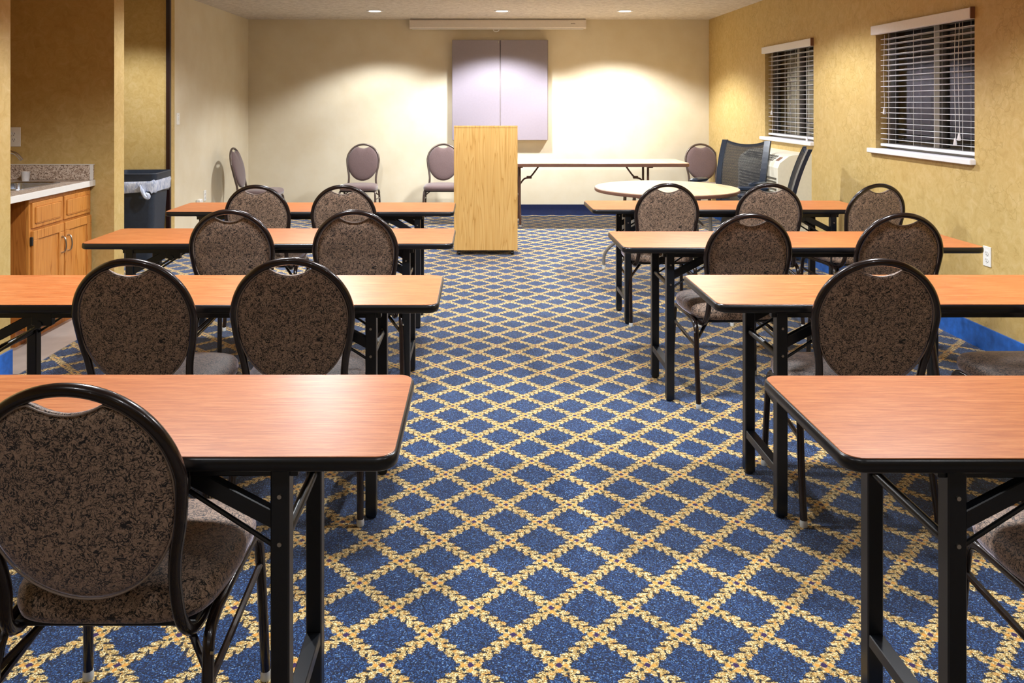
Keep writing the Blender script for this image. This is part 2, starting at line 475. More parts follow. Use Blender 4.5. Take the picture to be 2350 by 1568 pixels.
# windows
for i, (a, b, z0, z1) in enumerate(W):
    w = bpy.data.objects.new('window_%d' % (i+1), None); COL.objects.link(w); w['kind'] = 'structure'
    xg = XR+T-.045
    f = MB()
    for (p, q, c, d) in ((a, b, z0, z0+.045), (a, b, z1-.045, z1), (a, a+.045, z0+.045, z1-.045), (b-.045, b, z0+.045, z1-.045)):
        f.box(xg-.03, xg+.03, p, q, c, d)
    m_ = (a+b)/2-.06
    f.box(xg-.035, xg+.02, m_-.03, m_+.03, z0+.045, z1-.045)
    f.obj('window_frame', M['alu'], w, False)
    MB().box(xg, xg+.006, a+.045, b-.045, z0+.045, z1-.045).obj('window_glass', M['glass'], w, False)
    MB().rbox(XR-.035, XR+.12, a-.01, b+.07, z0-.03, z0+.004, .004).obj('window_sill', M['white'], w, False)
# exterior seen through the panes
struct(MB().box(6.6, 6.8, 2, 30, 0, 4.5), 'exterior_wall', M['siding'])
struct(MB().box(XR+.2, 9, -4, 34, -.1, 0), 'exterior_ground', M['ground'])

# ------------------------------------------------------------------ blinds
def blind(a, b, z0, z1, n, label, cords):
    t = empty('venetian_blind', label, 'blind', (XR, (a+b)/2, z0+.02), 0, None)
    L = (b-a)/2
    def P(mb, nm, m, par=t, sm=True): return mb.obj(nm, m, par, sm)
    zt = z1-z0-.02
    P(MB().rbox(-.03, .01, -L-.0, L+.02, zt-.055, zt+.012, .004), 'valance', M['white'], t, False)
    P(MB().box(-.028, .008, -L-.004, -L-.001, zt-.055, zt+.016), 'end_cap', M['brownrim'], t, False)
    zs0, zs1 = .03, zt-.075
    sl = MB()
    for k in range(n):
        z = zs0+(zs1-zs0)*(k+.6)/n
        tl = radians(4)
        mt = Matrix.Translation((.055, 0, z)) @ Matrix.Rotation(tl, 4, 'Y')
        rs = []
        for yy in (-L+.012, L-.012):
            ring = []
            for q in range(7):
                xx = -.024+.048*q/6; ring.append(mt @ Vector((xx, yy, .002*(1-(xx/.024)**2)+.0013)))
            for q in range(6, -1, -1):
                xx = -.024+.048*q/6; ring.append(mt @ Vector((xx, yy, .002*(1-(xx/.024)**2)-.0013)))
            rs.append(ring)
        sl.loops(rs)
    P(sl, 'slats', M['slat'])
    P(MB().rbox(.03, .08, -L+.01, L-.01, .002, .022, .003), 'bottom_rail', M['slat'], t, False)
    c = MB()
    for y in (-L*.72, -L*.2, L*.22, L*.78):
        for x in (.029, .081):
            c.tube([(x, y, .02), (x, y, zs1+.03)], .0012, 5)
    P(c, 'ladder_cords', M['cord'])
    for (y, zb) in cords:
        c = MB(); c.tube(spline([(.022, y, zt-.06), (.018, y+.006, zt*.6), (.02, y-.004, zb+.05), (.02, y, zb)], 6), .0016, 5)
        co = P(c, 'pull_cord', M['cord'])
        P(MB().lathe([(.0, zb+.004), (.005, zb), (.011, zb-.035), (.009, zb-.042), (.0, zb-.043)], (.02, y), 10), 'tassel', M['white'], co)
    return t
blind(W[0][0], W[0][1], W[0][2], W[0][3], 20, 'wide white slatted blind over the window closest to the camera', [(-.40, .13), (-.36, .10), (.50, .28)])
blind(W[1][0], W[1][1], W[1][2], W[1][3], 18, 'white slatted blind over the window above the wall heater', [(-.40, .02), (.46, .25)])

# ------------------------------------------------------------------ folding tables
HT = .749; TD = .478
def training_table(x0, x1, ynear, label, lam=True):
    cx = (x0+x1)/2; w = (x1-x0)/2; d = TD/2
    t = empty('folding_table', label, 'table', (cx, ynear+d, 0), 0, 'cherry topped training tables in two columns of four')
    rr = .042
    def ring(e, z): return [(x, y, z) for x, y in rrect(w-e, d-e, rr-e if rr-e > .01 else .01)]
    MB().loops([ring(.006, HT-.028), ring(.001, HT-.024), ring(0, HT-.014), ring(.001, HT-.005), ring(.0045, HT-.0005), ring(.006, HT)]).obj('edge_band', M['black'], t, True, .9)
    MB().loops([ring(.006, HT-.0005), ring(.0065, HT+.0012), ring(.0075, HT+.0015)]).obj('tabletop', M['lam'], t, False)
    ln, lf = -d+.05, d-.105; inset = .235; lw = .019
    for y in (ln, lf):
        MB().rbox(-w+.2, w-.2, y-.012, y+.012, HT-.053, HT-.026, .002).obj('rail', M['steel'], t, False)
    for s in (-1, 1):
        lx = s*(w-inset)
        MB().rbox(lx-.03, lx+.03, ln-.03, lf+.03, HT-.034, HT-.026, .001).obj('mounting_plate', M['steel'], t, False)
        for y in (ln, lf):
            lg = MB().rbox(lx-lw, lx+lw, y-lw, y+lw, .008, HT-.03, .003).obj('leg', M['steel'], t, False)
            MB().cyl((lx, y), .016, 0, .01, 16).obj('foot_glide', M['black'], lg)
            for z in (.66, .565):
                MB().cyl((lx+.0, z), .0045, y-lw-.004, y-lw+.002, 10, axis='Y').obj('bolt', M['nickel'], lg)
            # folding brace: wide channel and thin rod running inwards
            p0 = Vector((lx-s*.0, y, .60)); p1 = Vector((lx-s*.19, y, HT-.05))
            dv = p1-p0; L = dv.length; ang = math.atan2(dv.z, dv.x)
            mt = Matrix.Translation(p0) @ Matrix.Rotation(-ang, 4, 'Y')
            MB().rbox(0, L, -.011, .011, -.017, .017, .002, mt).obj('brace', M['steel'], t, False)
            r_ = MB().tube([(lx-s*.01, y+.004, .545), (lx-s*.21, y+.004, HT-.075)], .005, 8)
            r_.cyl((lx-s*.205, HT-.075), .013, y-.017, y+.017, 12, axis='Y')
            r_.rbox(lx-s*.215-.035, lx-s*.215+.035, y-.013, y+.013, HT-.08, HT-.03, .002)
            r_.obj('brace_rod', M['steel'], t)
        MB().rbox(lx-.017, lx+.017, ln+lw, lf-lw, .142, .172, .002).obj('crossbar', M['steel'], t, False)
        MB().tube([(lx, ln, .555), (lx, lf, .555)], .0115, 12).obj('pivot_bar', M['steel'], t)
    return t
training_table(-2.03, -.161, 1.54, 'cherry-topped black-legged table with the nearest brown chair at it')
training_table(-1.967, -.138, 2.70, 'cherry-topped table beside the aisle with two dark-framed chairs, second row from the camera')
training_table(-1.966, -.124, 3.876, 'cherry-topped table whose end hides the foot of the oak cabinet doors')
training_table(-2.0, -.155, 5.0, 'cherry-topped table nearest the charcoal bin and the cream side wall')
training_table(.716, 2.545, 1.533, 'cherry-topped table at the camera on the window side, rounded corner at the aisle')
training_table(.82, 2.649, 2.705, 'cherry-topped table on the window side with one chair back before it and blue base beyond')
training_table(.692, 2.436, 3.772, 'cherry-topped table pointing at the wall outlet below the big window')
training_table(.74, 2.55, 5.105, 'cherry-topped table directly before the round table')

# ------------------------------------------------------------------ banquet chair
def yb(z):   # back plane, leaning
    pts = [(.38, -.165), (.45, -.195), (.52, -.215), (.70, -.252), (.93, -.308), (1.0, -.325)]
    for (a, p), (b, q) in zip(pts, pts[1:]):
        if z <= b: return p+(q-p)*(z-a)/(b-a)
    return pts[-1][1]
def make_chair(frame, fab, seatfab):
    t = empty('banquet_chair', 'x', 'chair')
    HW = .196
    side = [(.180, .377, -.08), (.178, .386, -.155), (.172, .43, -.196), (.166, .50, None), (.172, .57, None), (.186, .64, None)]
    P = []
    for x, z, y in side: P.append(Vector((x, yb(z) if y is None else y, z)))
    for k in range(0, 9):
        a = pi/2*k/9*1.0
        P.append(Vector((HW*cos(a), yb(.725+.196*sin(a)), .725+.196*sin(a))))
    P.append(Vector((0, yb(.921), .921)))
    full = P + [Vector((-p.x, p.y, p.z)) for p in P[-2::-1]]
    full = [Vector((.178, .12, .383))] + full + [Vector((-.178, .12, .383))]
    MB().tube(spline(full, 4), .0128, 10, sx=1.0).obj('back_frame', frame, t)
    # padded oval with handle notch
    out = []
    N = 72
    for k in range(N):
        a = 2*pi*k/N; dx, dz = sin(a), cos(a)
        lo, hi = 0, .3
        def inside(x, z):
            x = abs(x)
            if z >= .70:
                rr_ = .186
                if z > .725 and x*x+(z-.725)**2 > rr_*rr_: return False
                if x > rr_: return False
                # notch
                if x < .085:
                    zn = .872+.032*(x/.085)**2
                    if z > zn: return False
                return True
            return (x/.186)**2+((.70-z)/.222)**2 <= 1
        for _ in range(22):
            m_ = (lo+hi)/2
            if inside(dx*m_, .70+dz*m_): lo = m_
            else: hi = m_
        out.append((dx*lo, .70+dz*lo))
    def R(s, off):
        rg = []
        for x, z in out:
            xx, zz = x*s, .70+(z-.70)*s
            rg.append(Vector((xx, yb(zz)+off, zz)))
        return rg
    rings = []
    for s, o in ((.05, -.0135), (.35, -.0132), (.65, -.012), (.85, -.010), (.95, -.007), (1.0, -.001), (1.0, .006), (.965, .018), (.88, .027), (.7, .033), (.4, .037), (.05, .038)):
        rings.append(R(s, o))
    MB().loops(rings).obj('backrest', fab, t, True, 1.2)
    MB().tube([p+Vector((0, -.003, 0)) for p in R(.992, -.004)], .0022, 6, closed=True).obj('piping', M['piping'], t)
    # seat
    def so(e, z, d=0):
        rg = []
        n = 48
        for k in range(n):
            a = 2*pi*k/n; c, s_ = cos(a), sin(a)
            ex = .42
            x = math.copysign(abs(c)**ex, c); y = math.copysign(abs(s_)**ex, s_)
            wd = .222-(.018 if y < 0 else 0)*abs(y)
            rg.append(Vector((x*(wd-e), y*(.207-e)+.038, z)))
        return rg
    MB().loops([so(.02, .397), so(.004, .401), so(0, .418), so(.002, .438), so(.012, .452), so(.035, .462), so(.08, .468), so(.15, .471), so(.21, .472)]).obj('seat', seatfab, t, True, 1.2)
    MB().rbox(-.185, .185, -.15, .22, .385, .398, .003).obj('seat_board', M['black'], t, False)
    for s in (-1, 1):
        # side frame: rear leg, seat rail, front leg in one bent tube, split into two legs + rail
        rear = spline([(s*.207, -.02, .388), (s*.208, -.10, .384), (s*.210, -.145, .362), (s*.213, -.163, .31), (s*.217, -.185, .20), (s*.222, -.225, .02)], 5)
        front = spline([(s*.207, .10, .388), (s*.208, .175, .386), (s*.210, .207, .365), (s*.213, .215, .31), (s*.217, .222, .20), (s*.222, .232, .02)], 5)
        MB().tube([(s*.207, -.03, .388), (s*.207, .11, .388)], .012, 10).obj('seat_rail', frame, t)
        for pts in (rear, front):
            lg = MB().tube(pts, .012, 10).obj('leg', frame, t)
            e = pts[-1]
            MB().lathe([(.0, 0), (.012, .001), (.0135, .006), (.0125, .024), (.0, .025)], (e.x, e.y), 12).obj('foot_glide', M['glide'], lg)
        MB().tube([(s*.2145, -.17, .275), (s*.2135, .215, .30)], .0085, 8).obj('stretcher', frame, t)
        MB().tube([(s*.213, -.165, .305), (s*.13, -.08, .38)], .008, 8).obj('brace', frame, t)
        MB().cyl((-.165, .345), .005, s*.2225-.003, s*.2225+.003, 8, axis='X').obj('rivet', M['chrome'], t)
    return t
chairA = make_chair(M['brownsteel'], M['fabric'], M['fabric'])
wall_frame = plain('taupe_grey_steel', hexc('#5d504a'), .3, .5)
chairB = None
usedA = [False]; usedB = [False]
TOP = .308
def place(kind, x, yloop, rz, label, group, px=None):
    """x,yloop: where the top of the back loop stands; rz: turn about the vertical"""
    global chairB
    if kind == 'A':
        c = chairA if not usedA[0] else copy_tree(chairA); usedA[0] = True
    else:
        if chairB is None: chairB = make_chair(wall_frame, M['plainfab'], M['plainfab'])
        c = chairB if not usedB[0] else copy_tree(chairB); usedB[0] = True
    fx, fy = -sin(rz), cos(rz)      # forward direction
    c.location = (x+fx*TOP, yloop+fy*TOP, 0); c.rotation_euler = (0, 0, rz)
    c['label'] = label; c['group'] = group
    return c
G1 = 'brown patterned banquet chairs at the training tables'; G2 = 'mauve banquet chairs against the walls'
D = radians
place('A', -.755, 1.435, D(0), 'big brown oval-back chair nearest the camera with dark shaded back', G1)
place('A', -1.148, 2.585, D(0), 'dark-framed oval-back chair in the second row, the one closer to the oak cabinet', G1)
place('A', -.622, 2.60, D(2), 'dark-framed oval-back chair in the second row, the one closer to the aisle', G1)
place('A', -1.195, 3.775, D(0), 'brown oval-back chair in the third row on the cabinet side, away from the aisle', G1)
place('A', -.592, 3.755, D(1), 'brown oval-back chair in the third row on the cabinet side, next to the aisle', G1)
place('A', -1.385, 4.90, D(0), 'brown oval-back chair in the farthest row closest to the charcoal bin', G1)
place('A', -.845, 4.90, D(0), 'brown oval-back chair in the farthest row between bin and podium', G1)
place('A', 1.40, 1.40, D(0), 'partly cut off chair with only its seat and legs showing under the nearest table', G1)
place('A', 1.322, 2.585, D(-4), 'dark-framed oval-back chair standing before the window-side table with a small dent in its fabric', G1)
place('A', 2.09, 2.60, D(0), 'chair cut off by the frame beside the bright blue base, only grey seat showing', G1)
place('A', 1.262, 3.64, D(2), 'brown oval-back chair whose seat sticks out beyond the table corner into the aisle', G1)
place('A', 1.972, 3.655, D(0), 'brown oval-back chair in front of the table that points at the wall outlet', G1)
place('A', 1.205, 5.00, D(0), 'brown oval-back chair overlapping the round beige table', G1)
place('A', 1.85, 4.99, D(-6), 'brown oval-back chair before the black mesh armchair that stands by the wall', G1)
place('A', 2.53, 4.97, D(9), 'brown oval-back chair closest to the gold window wall, at the table end', G1)
place('B', -2.79, 8.96, D(-90), 'mauve chair side-on against the cream side wall in the corner', G2)
place('B', -1.43, 9.82, D(180), 'mauve oval-back chair alone against the back wall', G2)
place('B', -.436, 9.85, D(180), 'mauve chair half hidden behind the oak podium', G2)
place('B', 2.77, 9.85, D(180), 'mauve chair between the long beige table and the gold wall corner', G2)

# ------------------------------------------------------------------ round table
t = empty('round_table', 'round beige folding table with brown rim and bent grey legs', 'table', (1.55, 6.52, 0))
R_ = .585
MB().lathe([(0, .738), (R_-.012, .738), (R_-.004, .7395), (R_-.004, .7415), (R_-.01, .7425), (0, .7425)], (0, 0), 72).obj('tabletop', M['ply'], t)
MB().lathe([(R_-.03, .712), (R_-.004, .712), (R_, .718), (R_, .736), (R_-.005, .7405), (R_-.014, .741), (R_-.03, .735)], (0, 0), 72).obj('rim', M['brownrim'], t)
for s in (-1, 1):
    MB().rbox(s*.30-.02, s*.30+.02, -.42, .42, .70, .738, .003).obj('rail', M['brownleg'], t, False)
    for q in (-1, 1):
        pts = spline([(s*.30, q*.20, .705), (s*.31, q*.20, .45), (s*.33, q*.22, .30), (s*.43, q*.30, .18), (s*.46, q*.33, .10), (s*.46, q*.33, .012)], 5)
        lg = MB().tube(pts, .014, 10).obj('leg', M['greyleg'], t)
        MB().cyl((s*.46, q*.33), .017, 0, .03, 12).obj('foot_glide', M['glide'], lg)
    MB().tube([(s*.31, -.2, .42), (s*.31, .2, .42)], .011, 8).obj('crossbar', M['greyleg'], t)
    MB().tube([(s*.305, 0, .43), (s*.05, 0, .69)], .009, 8).obj('brace', M['greyleg'], t)

# long banquet table at the back wall
t = empty('banquet_table', 'long beige folding table with brown edge against the back wall', 'table', (1.20, 9.42, 0))
w, d = 1.235, .36
def ring(e, z): return [(x, y, z) for x, y in rrect(w-e, d-e, .05)]
MB().loops([ring(.01, .70), ring(0, .705), ring(0, .738), ring(.006, .742)]).obj('edge_band', M['brownrim'], t, False)
MB().loops([ring(.006, .7415), ring(.009, .745)]).obj('tabletop', M['ply'], t, False)
for s in (-1, 1):
    lx = s*(w-.52) if s < 0 else (w-.44)
    MB().rbox(lx-.03, lx+.03, -.28, .28, .685, .702, .003).obj('mounting_plate', M['brownleg'], t, False)
    for q in (-1, 1):
        pts = spline([(lx, q*.14, .70), (lx, q*.14, .30), (lx, q*.17, .22), (lx+s*.0, q*.245, .14), (lx, q*.26, .015)], 5)
        lg = MB().tube(pts, .014, 10).obj('leg', M['brownleg'], t)
        MB().cyl((lx, q*.26), .016, 0, .02, 12).obj('foot_glide', M['glide'], lg)
    MB().tube([(lx, -.14, .34), (lx, .14, .34)], .011, 8).obj('crossbar', M['brownleg'], t)
    MB().tube(spline([(lx, .0, .45), (lx-s*.06, 0, .53), (lx-s*.14, 0, .56), (lx-s*.24, 0, .69)], 5), .010, 8).obj('brace', M['brownleg'], t)
    MB().rbox(lx-s*.12-.03, lx-s*.12+.03, -.02, .02, .535, .565, .004).obj('brace_lock', M['brownleg'], t, False)

# ------------------------------------------------------------------ podium
t = empty('podium', 'tall light oak podium on casters standing in the aisle', 'podium', (.069, 7.43, 0))
hw = .30
MB().rbox(-hw, hw, 0, .018, .05, 1.205, .002).obj('front_panel', M['podium'], t, False)
for s in (-1, 1):
    MB().rbox(s*(hw-.009)-.009, s*(hw-.009)+.009, .0185, .46, .05, 1.19, .002).obj('side_panel', M['podium'], t, False)
MB().rbox(-hw+.0185, hw-.0185, .0185, .45, .06, .078, .002).obj('bottom_shelf', M['podium'], t, False)
MB().rbox(-hw+.0185, hw-.0185, .0185, .45, .62, .638, .002).obj('shelf', M['podium'], t, False)
mt = Matrix.Translation((0, -.002, 1.205)) @ Matrix.Rotation(radians(-3), 4, 'X')
MB().rbox(-hw, hw, 0, .47, 0, .02, .002, mt).obj('top_panel', M['podium'], t, False)
for sx in (-1, 1):
    for y in (.05, .40):
        cs = MB().rbox(sx*.25-.015, sx*.25+.015, y-.018, y+.018, .03, .05, .002).obj('caster', M['slot'], t, False)
        MB().cyl((y, .02), .02, sx*.25-.009, sx*.25+.009, 18, axis='X').obj('wheel', M['black'], cs)

# ------------------------------------------------------------------ board cabinet, screen
t = empty('whiteboard_cabinet', 'closed mauve-grey two-door board cabinet on the back wall', 'cabinet', (.272, YB-.003, .964))
MB().rbox(-.60, .615, -.075, 0, 0, 1.275, .004).obj('body', M['boardside'], t, False)
for s, a, b in ((-1, -.607, .0), (1, .008, .607)):
    dr = MB().rbox(a, b, -.10, -.076, -.0, 1.275, .005).obj('door', M['board'], t, False)
MB().rbox(-.028, -.008, -.108, -.1, 1.225, 1.262, .002).obj('latch', M['chrome'], t, False)
t = empty('projector_screen', 'long rolled-up projection screen case under the ceiling', 'projection screen', (.246, YB, 2.386))
L = 1.112
prof = [(-.115, .012), (-.10, 0), (-.02, 0), (0, .01), (0, .108), (-.02, .115), (-.10, .115), (-.115, .10)]
MB().loops([[(x, y, z) for y, z in prof] for x in (-L, L)]).obj('case', M['screen'], t, False)
MB().box(-L-.004, L+.004, -.10, 0, .1155, .121).obj('mounting_rail', M['screendark'], t, False)  # dark bar along the top of the case
for s in (-1, 1):
    MB().loops([[(x, y*1.04, .0575+(z-.0575)*1.05) for y, z in prof] for x in ((s*L-.0, s*(L+.008)) if s > 0 else (s*(L+.008), s*L))]).obj('end_cap', M['screen'], t, False)
MB().rbox(-L+.02, L-.02, -.09, -.06, -.012, -.001, .002).obj('batten', M['white'], t, False)
MB().tube(spline([(-.02-.035, -.075, -.012), (-.02-.03, -.075, -.03), (-.02, -.075, -.04), (-.02+.03, -.075, -.03), (-.02+.035, -.075, -.012)], 5), .005, 8).obj('pull_handle', M['white'], t)
mk = MB()
for k, dx in enumerate((-.03, -.018, -.006, .006, .018)):
    mk.box(.955+dx, .955+dx+.008, -.1165, -.1155, .052, .062+.004*(k % 2))
mk.obj('maker_mark', M['logo'], t, False)

# ------------------------------------------------------------------ ceiling lights
def downlight(x, y, power, label, spot=150, blend=.9):
    t = empty('ceiling_light', label, 'ceiling light', (x, y, ZC), 0, 'round recessed ceiling lights')
    MB().lathe([(.068, 0), (.095, 0), (.098, -.003), (.092, -.008), (.070, -.006), (.068, 0)], (0, 0), 40).obj('trim_ring', M['white'], t)
    MB().lathe([(0, -.0035), (.04, -.0035), (.07, -.002)], (0, 0), 32).obj('lens', M['lens'], t)
    l = bpy.data.lights.new('downlight_lamp', 'SPOT'); l.energy = power; l.spot_size = radians(spot); l.spot_blend = blend
    l.shadow_soft_size = .07; l.color = (.93, .96, 1)
    o = bpy.data.objects.new('lamp', l); COL.objects.link(o); o.parent = t; o.location = (0, 0, -.03)
    return t
XS = (-1.203, .273, 1.70)
nm = ('above the mauve wall chair', 'in front of the projection screen', 'above the long beige table')
for x, n_, pw in zip(XS, nm, (235, 500, 430)):
    downlight(x, 9.15, pw, 'lit recessed ceiling light '+n_, 128, .4)
for y, ps in ((6.2, (275, 215, 290)), (3.2, (285, 250, 295)), (.35, (35, 35, 35)), (-2.3, (40, 40, 40))):  # grid continued unseen; the row behind the camera is added for fill
    for x, pw in zip(XS, ps):
        downlight(x, y, pw, 'recessed ceiling light outside the picture in the unseen rows', 156 if (x < -1 and y == 6.2) else 143, .35)
downlight(-3.25, 6.75, 120, 'recessed ceiling light over the alcove with the bin', 120, .5)

# ------------------------------------------------------------------ kitchenette
XF = -2.64
t = empty('base_cabinet', 'honey oak base cabinet with two doors and two drawers', 'cabinet', (-2.64, 4.63, 0))
W_ = .735
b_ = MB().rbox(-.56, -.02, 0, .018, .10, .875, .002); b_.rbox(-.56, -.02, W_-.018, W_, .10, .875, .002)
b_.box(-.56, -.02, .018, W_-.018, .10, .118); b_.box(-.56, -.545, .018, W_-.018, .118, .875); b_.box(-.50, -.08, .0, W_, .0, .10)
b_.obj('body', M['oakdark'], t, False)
ff = MB()
for y0, y1 in ((0, .04), (W_/2-.022, W_/2+.022), (W_-.04, W_)): ff.rbox(-.02, 0, y0, y1, .10, .875, .0015)
for z0, z1 in ((.10, .13), (.685, .715), (.84, .875)):
    for y0, y1 in ((.04, W_/2-.022), (W_/2+.022, W_-.04)): ff.box(-.0195, -.0005, y0, y1, z0, z1)
ff.obj('face_frame', M['oak'], t, False)
def panel_front(y0, y1, z0, z1, nm_, rail):
    p = MB()
    p.rbox(.001, .019, y0, y1, z0, z0+rail, .003); p.rbox(.001, .019, y0, y1, z1-rail, z1, .003)
    p.rbox(.001, .019, y0, y0+rail, z0+rail, z1-rail, .003); p.rbox(.001, .019, y1-rail, y1, z0+rail, z1-rail, .003)
    o = p.obj(nm_, M['oak'], t, False)
    MB().box(.002, .010, y0+rail, y1-rail, z0+rail, z1-rail).obj('panel', M['oak'], o, False)
    return o
for k, (y0, y1) in enumerate(((.02, W_/2-.008), (W_/2+.008, W_-.02))):
    dr_ = MB().rbox(.001, .012, y0, y1, .70, .85, .003)
    dr_.rbox(.012, .019, y0+.025, y1-.025, .725, .825, .006)
    dr_.obj('drawer', M['oak'], t, False)
    o = panel_front(y0, y1, .115, .685, 'door', .055)
    yh = y1-.028 if k == 0 else y0+.028
    MB().tube(spline([(.019, yh, .50), (.038, yh, .508), (.047, yh, .545), (.038, yh, .592), (.019, yh, .60)], 5), [.006]*2+[.005]*17+[.006]*2, 8).obj('handle', M['nickel'], o)
    hy = y0+.0 if k == 0 else y1
    MB().rbox(.0, .016, hy-.012, hy+.006, .60, .65, .002).obj('hinge', M['slot'], o, False)
t = empty('countertop', 'speckled beige countertop with low backsplash', 'countertop', (-2.94, 4.775, .88))
# slab with sink cut-out, coordinates local
x0, x1, y0, y1 = -.33, .325, -.595, .595
sx0, sx1, sy0, sy1 = -.105, .185, -.045, .42
c = MB()
for a in ((x0, sx0, y0, y1), (sx1, x1, y0, y1), (sx0, sx1, y0, sy0), (sx0, sx1, sy1, y1)):
    c.box(a[0], a[1], a[2], a[3], 0, .038)
c.obj('slab', M['granite'], t, False)
MB().rbox(x0+.0, x1, y1-.022, y1, .0385, .14, .003).obj('backsplash', M['granite'], t, False)
MB().rbox(x0, x0+.02, y0, y1-.0225, .0385, .14, .003).obj('rear_backsplash', M['granite'], t, False)
tr = MB().rbox(x1-.02, x1+.003, y1-.0235, y1-.022, .0385, .145, .0005); tr.rbox(x0, x1+.003, y1-.0245, y1-.0, .14, .146, .001)
tr.obj('edge_strip', M['plate'], t, False)
MB().rbox(x1, x1+.008, y0, y1, -.002, .038, .002).obj('front_edge', M['plate'], t, False)
t = empty('sink', 'stainless steel sink set in the speckled countertop', 'sink', (-2.90, 4.9625, .919))
hx, hy = .158, .247
rs = []
for e, z in ((0, 0), (.001, .004), (.022, .004), (.028, -.002), (.035, -.10), (.06, -.13), (.11, -.136)):
    rs.append([(x, y, z) for x, y in rrect(hx-e, hy-e, max(.05-e*.5, .02))])
MB().loops(rs, False, True).obj('basin', M['stain'], t)
MB().lathe([(.0, -.133), (.03, -.133), (.035, -.136)], (0, 0), 20).obj('drain', M['slot'], t)
t = empty('faucet', 'curved chrome faucet over the steel sink', 'faucet', (-3.095, 4.95, .919))
MB().lathe([(0, 0), (.027, 0), (.027, .012), (.018, .025), (.015, .06), (0, .06)], (0, 0), 20).obj('base', M['chrome'], t)
MB().tube(spline([(0, 0, .05), (0, 0, .14), (.04, 0, .19), (.11, 0, .217), (.185, 0, .206), (.228, 0, .166)], 6), .011, 12).obj('spout', M['chrome'], t)
MB().tube([(0, .02, .05), (.01, .08, .085)], .007, 8).obj('lever', M['chrome'], t)
t = tag(MB().lathe([(0, 0), (.022, 0), (.028, .06), (.030, .062), (.0265, .06), (.021, .004), (0, .004)], (0, 0), 24).obj('paper_cup', M['cup']), 'small white cup standing behind the sink at the backsplash', 'cup')
t.location = (-3.035, 5.285, .9187)

# ------------------------------------------------------------------ wall plates
def plate(name, label, cat, loc, rz, kind, w=.035, h=.058):
    t = empty(name, label, cat, loc, rz)     # local: plate in xz plane facing -y
    MB().rbox(-w, w, -.006, 0, -h, h, .002).obj('cover_plate', M['plate'], t, False)
    if kind == 'outlet':
        for z in (-.02, .02):
            so = MB().cyl((0, z), .0165, -.0085, -.006, 18, axis='Y').obj('socket', M['plate'], t)
            sl = MB(); sl.box(-.008, -.0055, -.0089, -.0084, z-.002, z+.008); sl.box(.0055, .008, -.0089, -.0084, z-.002, z+.008); sl.cyl((0, z-.008), .0028, -.0089, -.0084, 8, axis='Y')
            sl.obj('slots', M['slot'], so, False)
    else:
        MB().rbox(-.006, .006, -.016, -.0055, -.013, .013, .002).obj('toggle', M['plate'], t, False)
        MB().cyl((0, .035), .003, -.0072, -.006, 8, axis='Y').obj('screw', M['slot'], t)
    return t
plate('light_switch', 'light switch plate on the cream side wall', 'light switch', (XL, 7.74, 1.283), D(90), 'switch')
plate('power_outlet', 'white wall outlet low on the gold wall at the table end', 'outlet', (XR, 4.58, .55), D(-90), 'outlet')
o = plate('power_outlet', 'white wall outlet above the sink with a plug in it', 'outlet', (-3.16, 5.37, 1.21), 0, 'outlet', .045, .066)
p = empty('plug', 'dark grey plug and cord end hanging in the outlet above the sink', 'plug', (-3.175, 5.3605, 1.232))
MB().rbox(-.012, .012, -.028, 0, -.012, .012, .004).obj('plug_body', M['glide'], p, False)
MB().tube(spline([(0, -.028, 0), (-.02, -.04, .0), (-.05, -.035, -.02), (-.085, -.02, -.05)], 6), .004, 8).obj('cord', M['glide'], p)
o = plate('power_outlet', 'white outlet low on the cream side wall behind the farthest table', 'outlet', (XL, 8.50, .44), D(90), 'outlet')
p = tag(MB().rbox(-.05, -.0, -.05, .03, -.03, .035, .008).obj('wall_adapter', M['plate']), 'small white adapter block on the wall beside the low outlet', 'adapter'); p.location = (XL+.052, 8.28, .395)
# ------------------------------------------------------------------ bin
t = empty('trash_bin', 'tall charcoal bin with white plastic liner knotted at its rim', 'bin', (-3.135, 7.285, 0), D(4))
def br(h_, z, r_=.05): return [(x, y, z) for x, y in rrect(h_, h_, r_, 5)]
MB().loops([br(.165, 0), br(.168, .01), br(.205, .68), br(.212, .685), br(.214, .69)], True, False).obj('body', M['bin'], t)
MB().loops([br(.207, .70), br(.222, .70), br(.224, .745), br(.226, .79), br(.229, .80), br(.226, .806), br(.215, .806), br(.208, .74), br(.165, .02)], False, True).obj('rim', M['bin'], t)
rs = []
for k, (e, z) in enumerate(((.2245, .735), (.230, .715), (.2265, .69), (.226, .655), (.222, .632), (.216, .628))):
    rg = br(e, z); q = []
    for i, (x, y, zz) in enumerate(rg):
        w_ = .006*sin(i*2.3+k)+.004*sin(i*5.1+k*2)
        q.append((x*(1+w_*.35+.004), y*(1+w_*.35+.004), zz+w_*(2 if k > 2 else .8)-.03*(x/.22)*(-.3)))
    rs.append(q)
MB().loops(rs, False, False).obj('liner', M['liner'], t)
kn = MB().tube(spline([(.09, -.238, .70), (.11, -.245, .66), (.135, -.248, .61), (.16, -.245, .59), (.165, -.242, .61), (.14, -.24, .635)], 5), [.012, .011, .010, .011, .014, .018]+[.018]*17+[.015, .012, .008][:3], 8)
kn.obj('liner_knot', M['liner'], t)

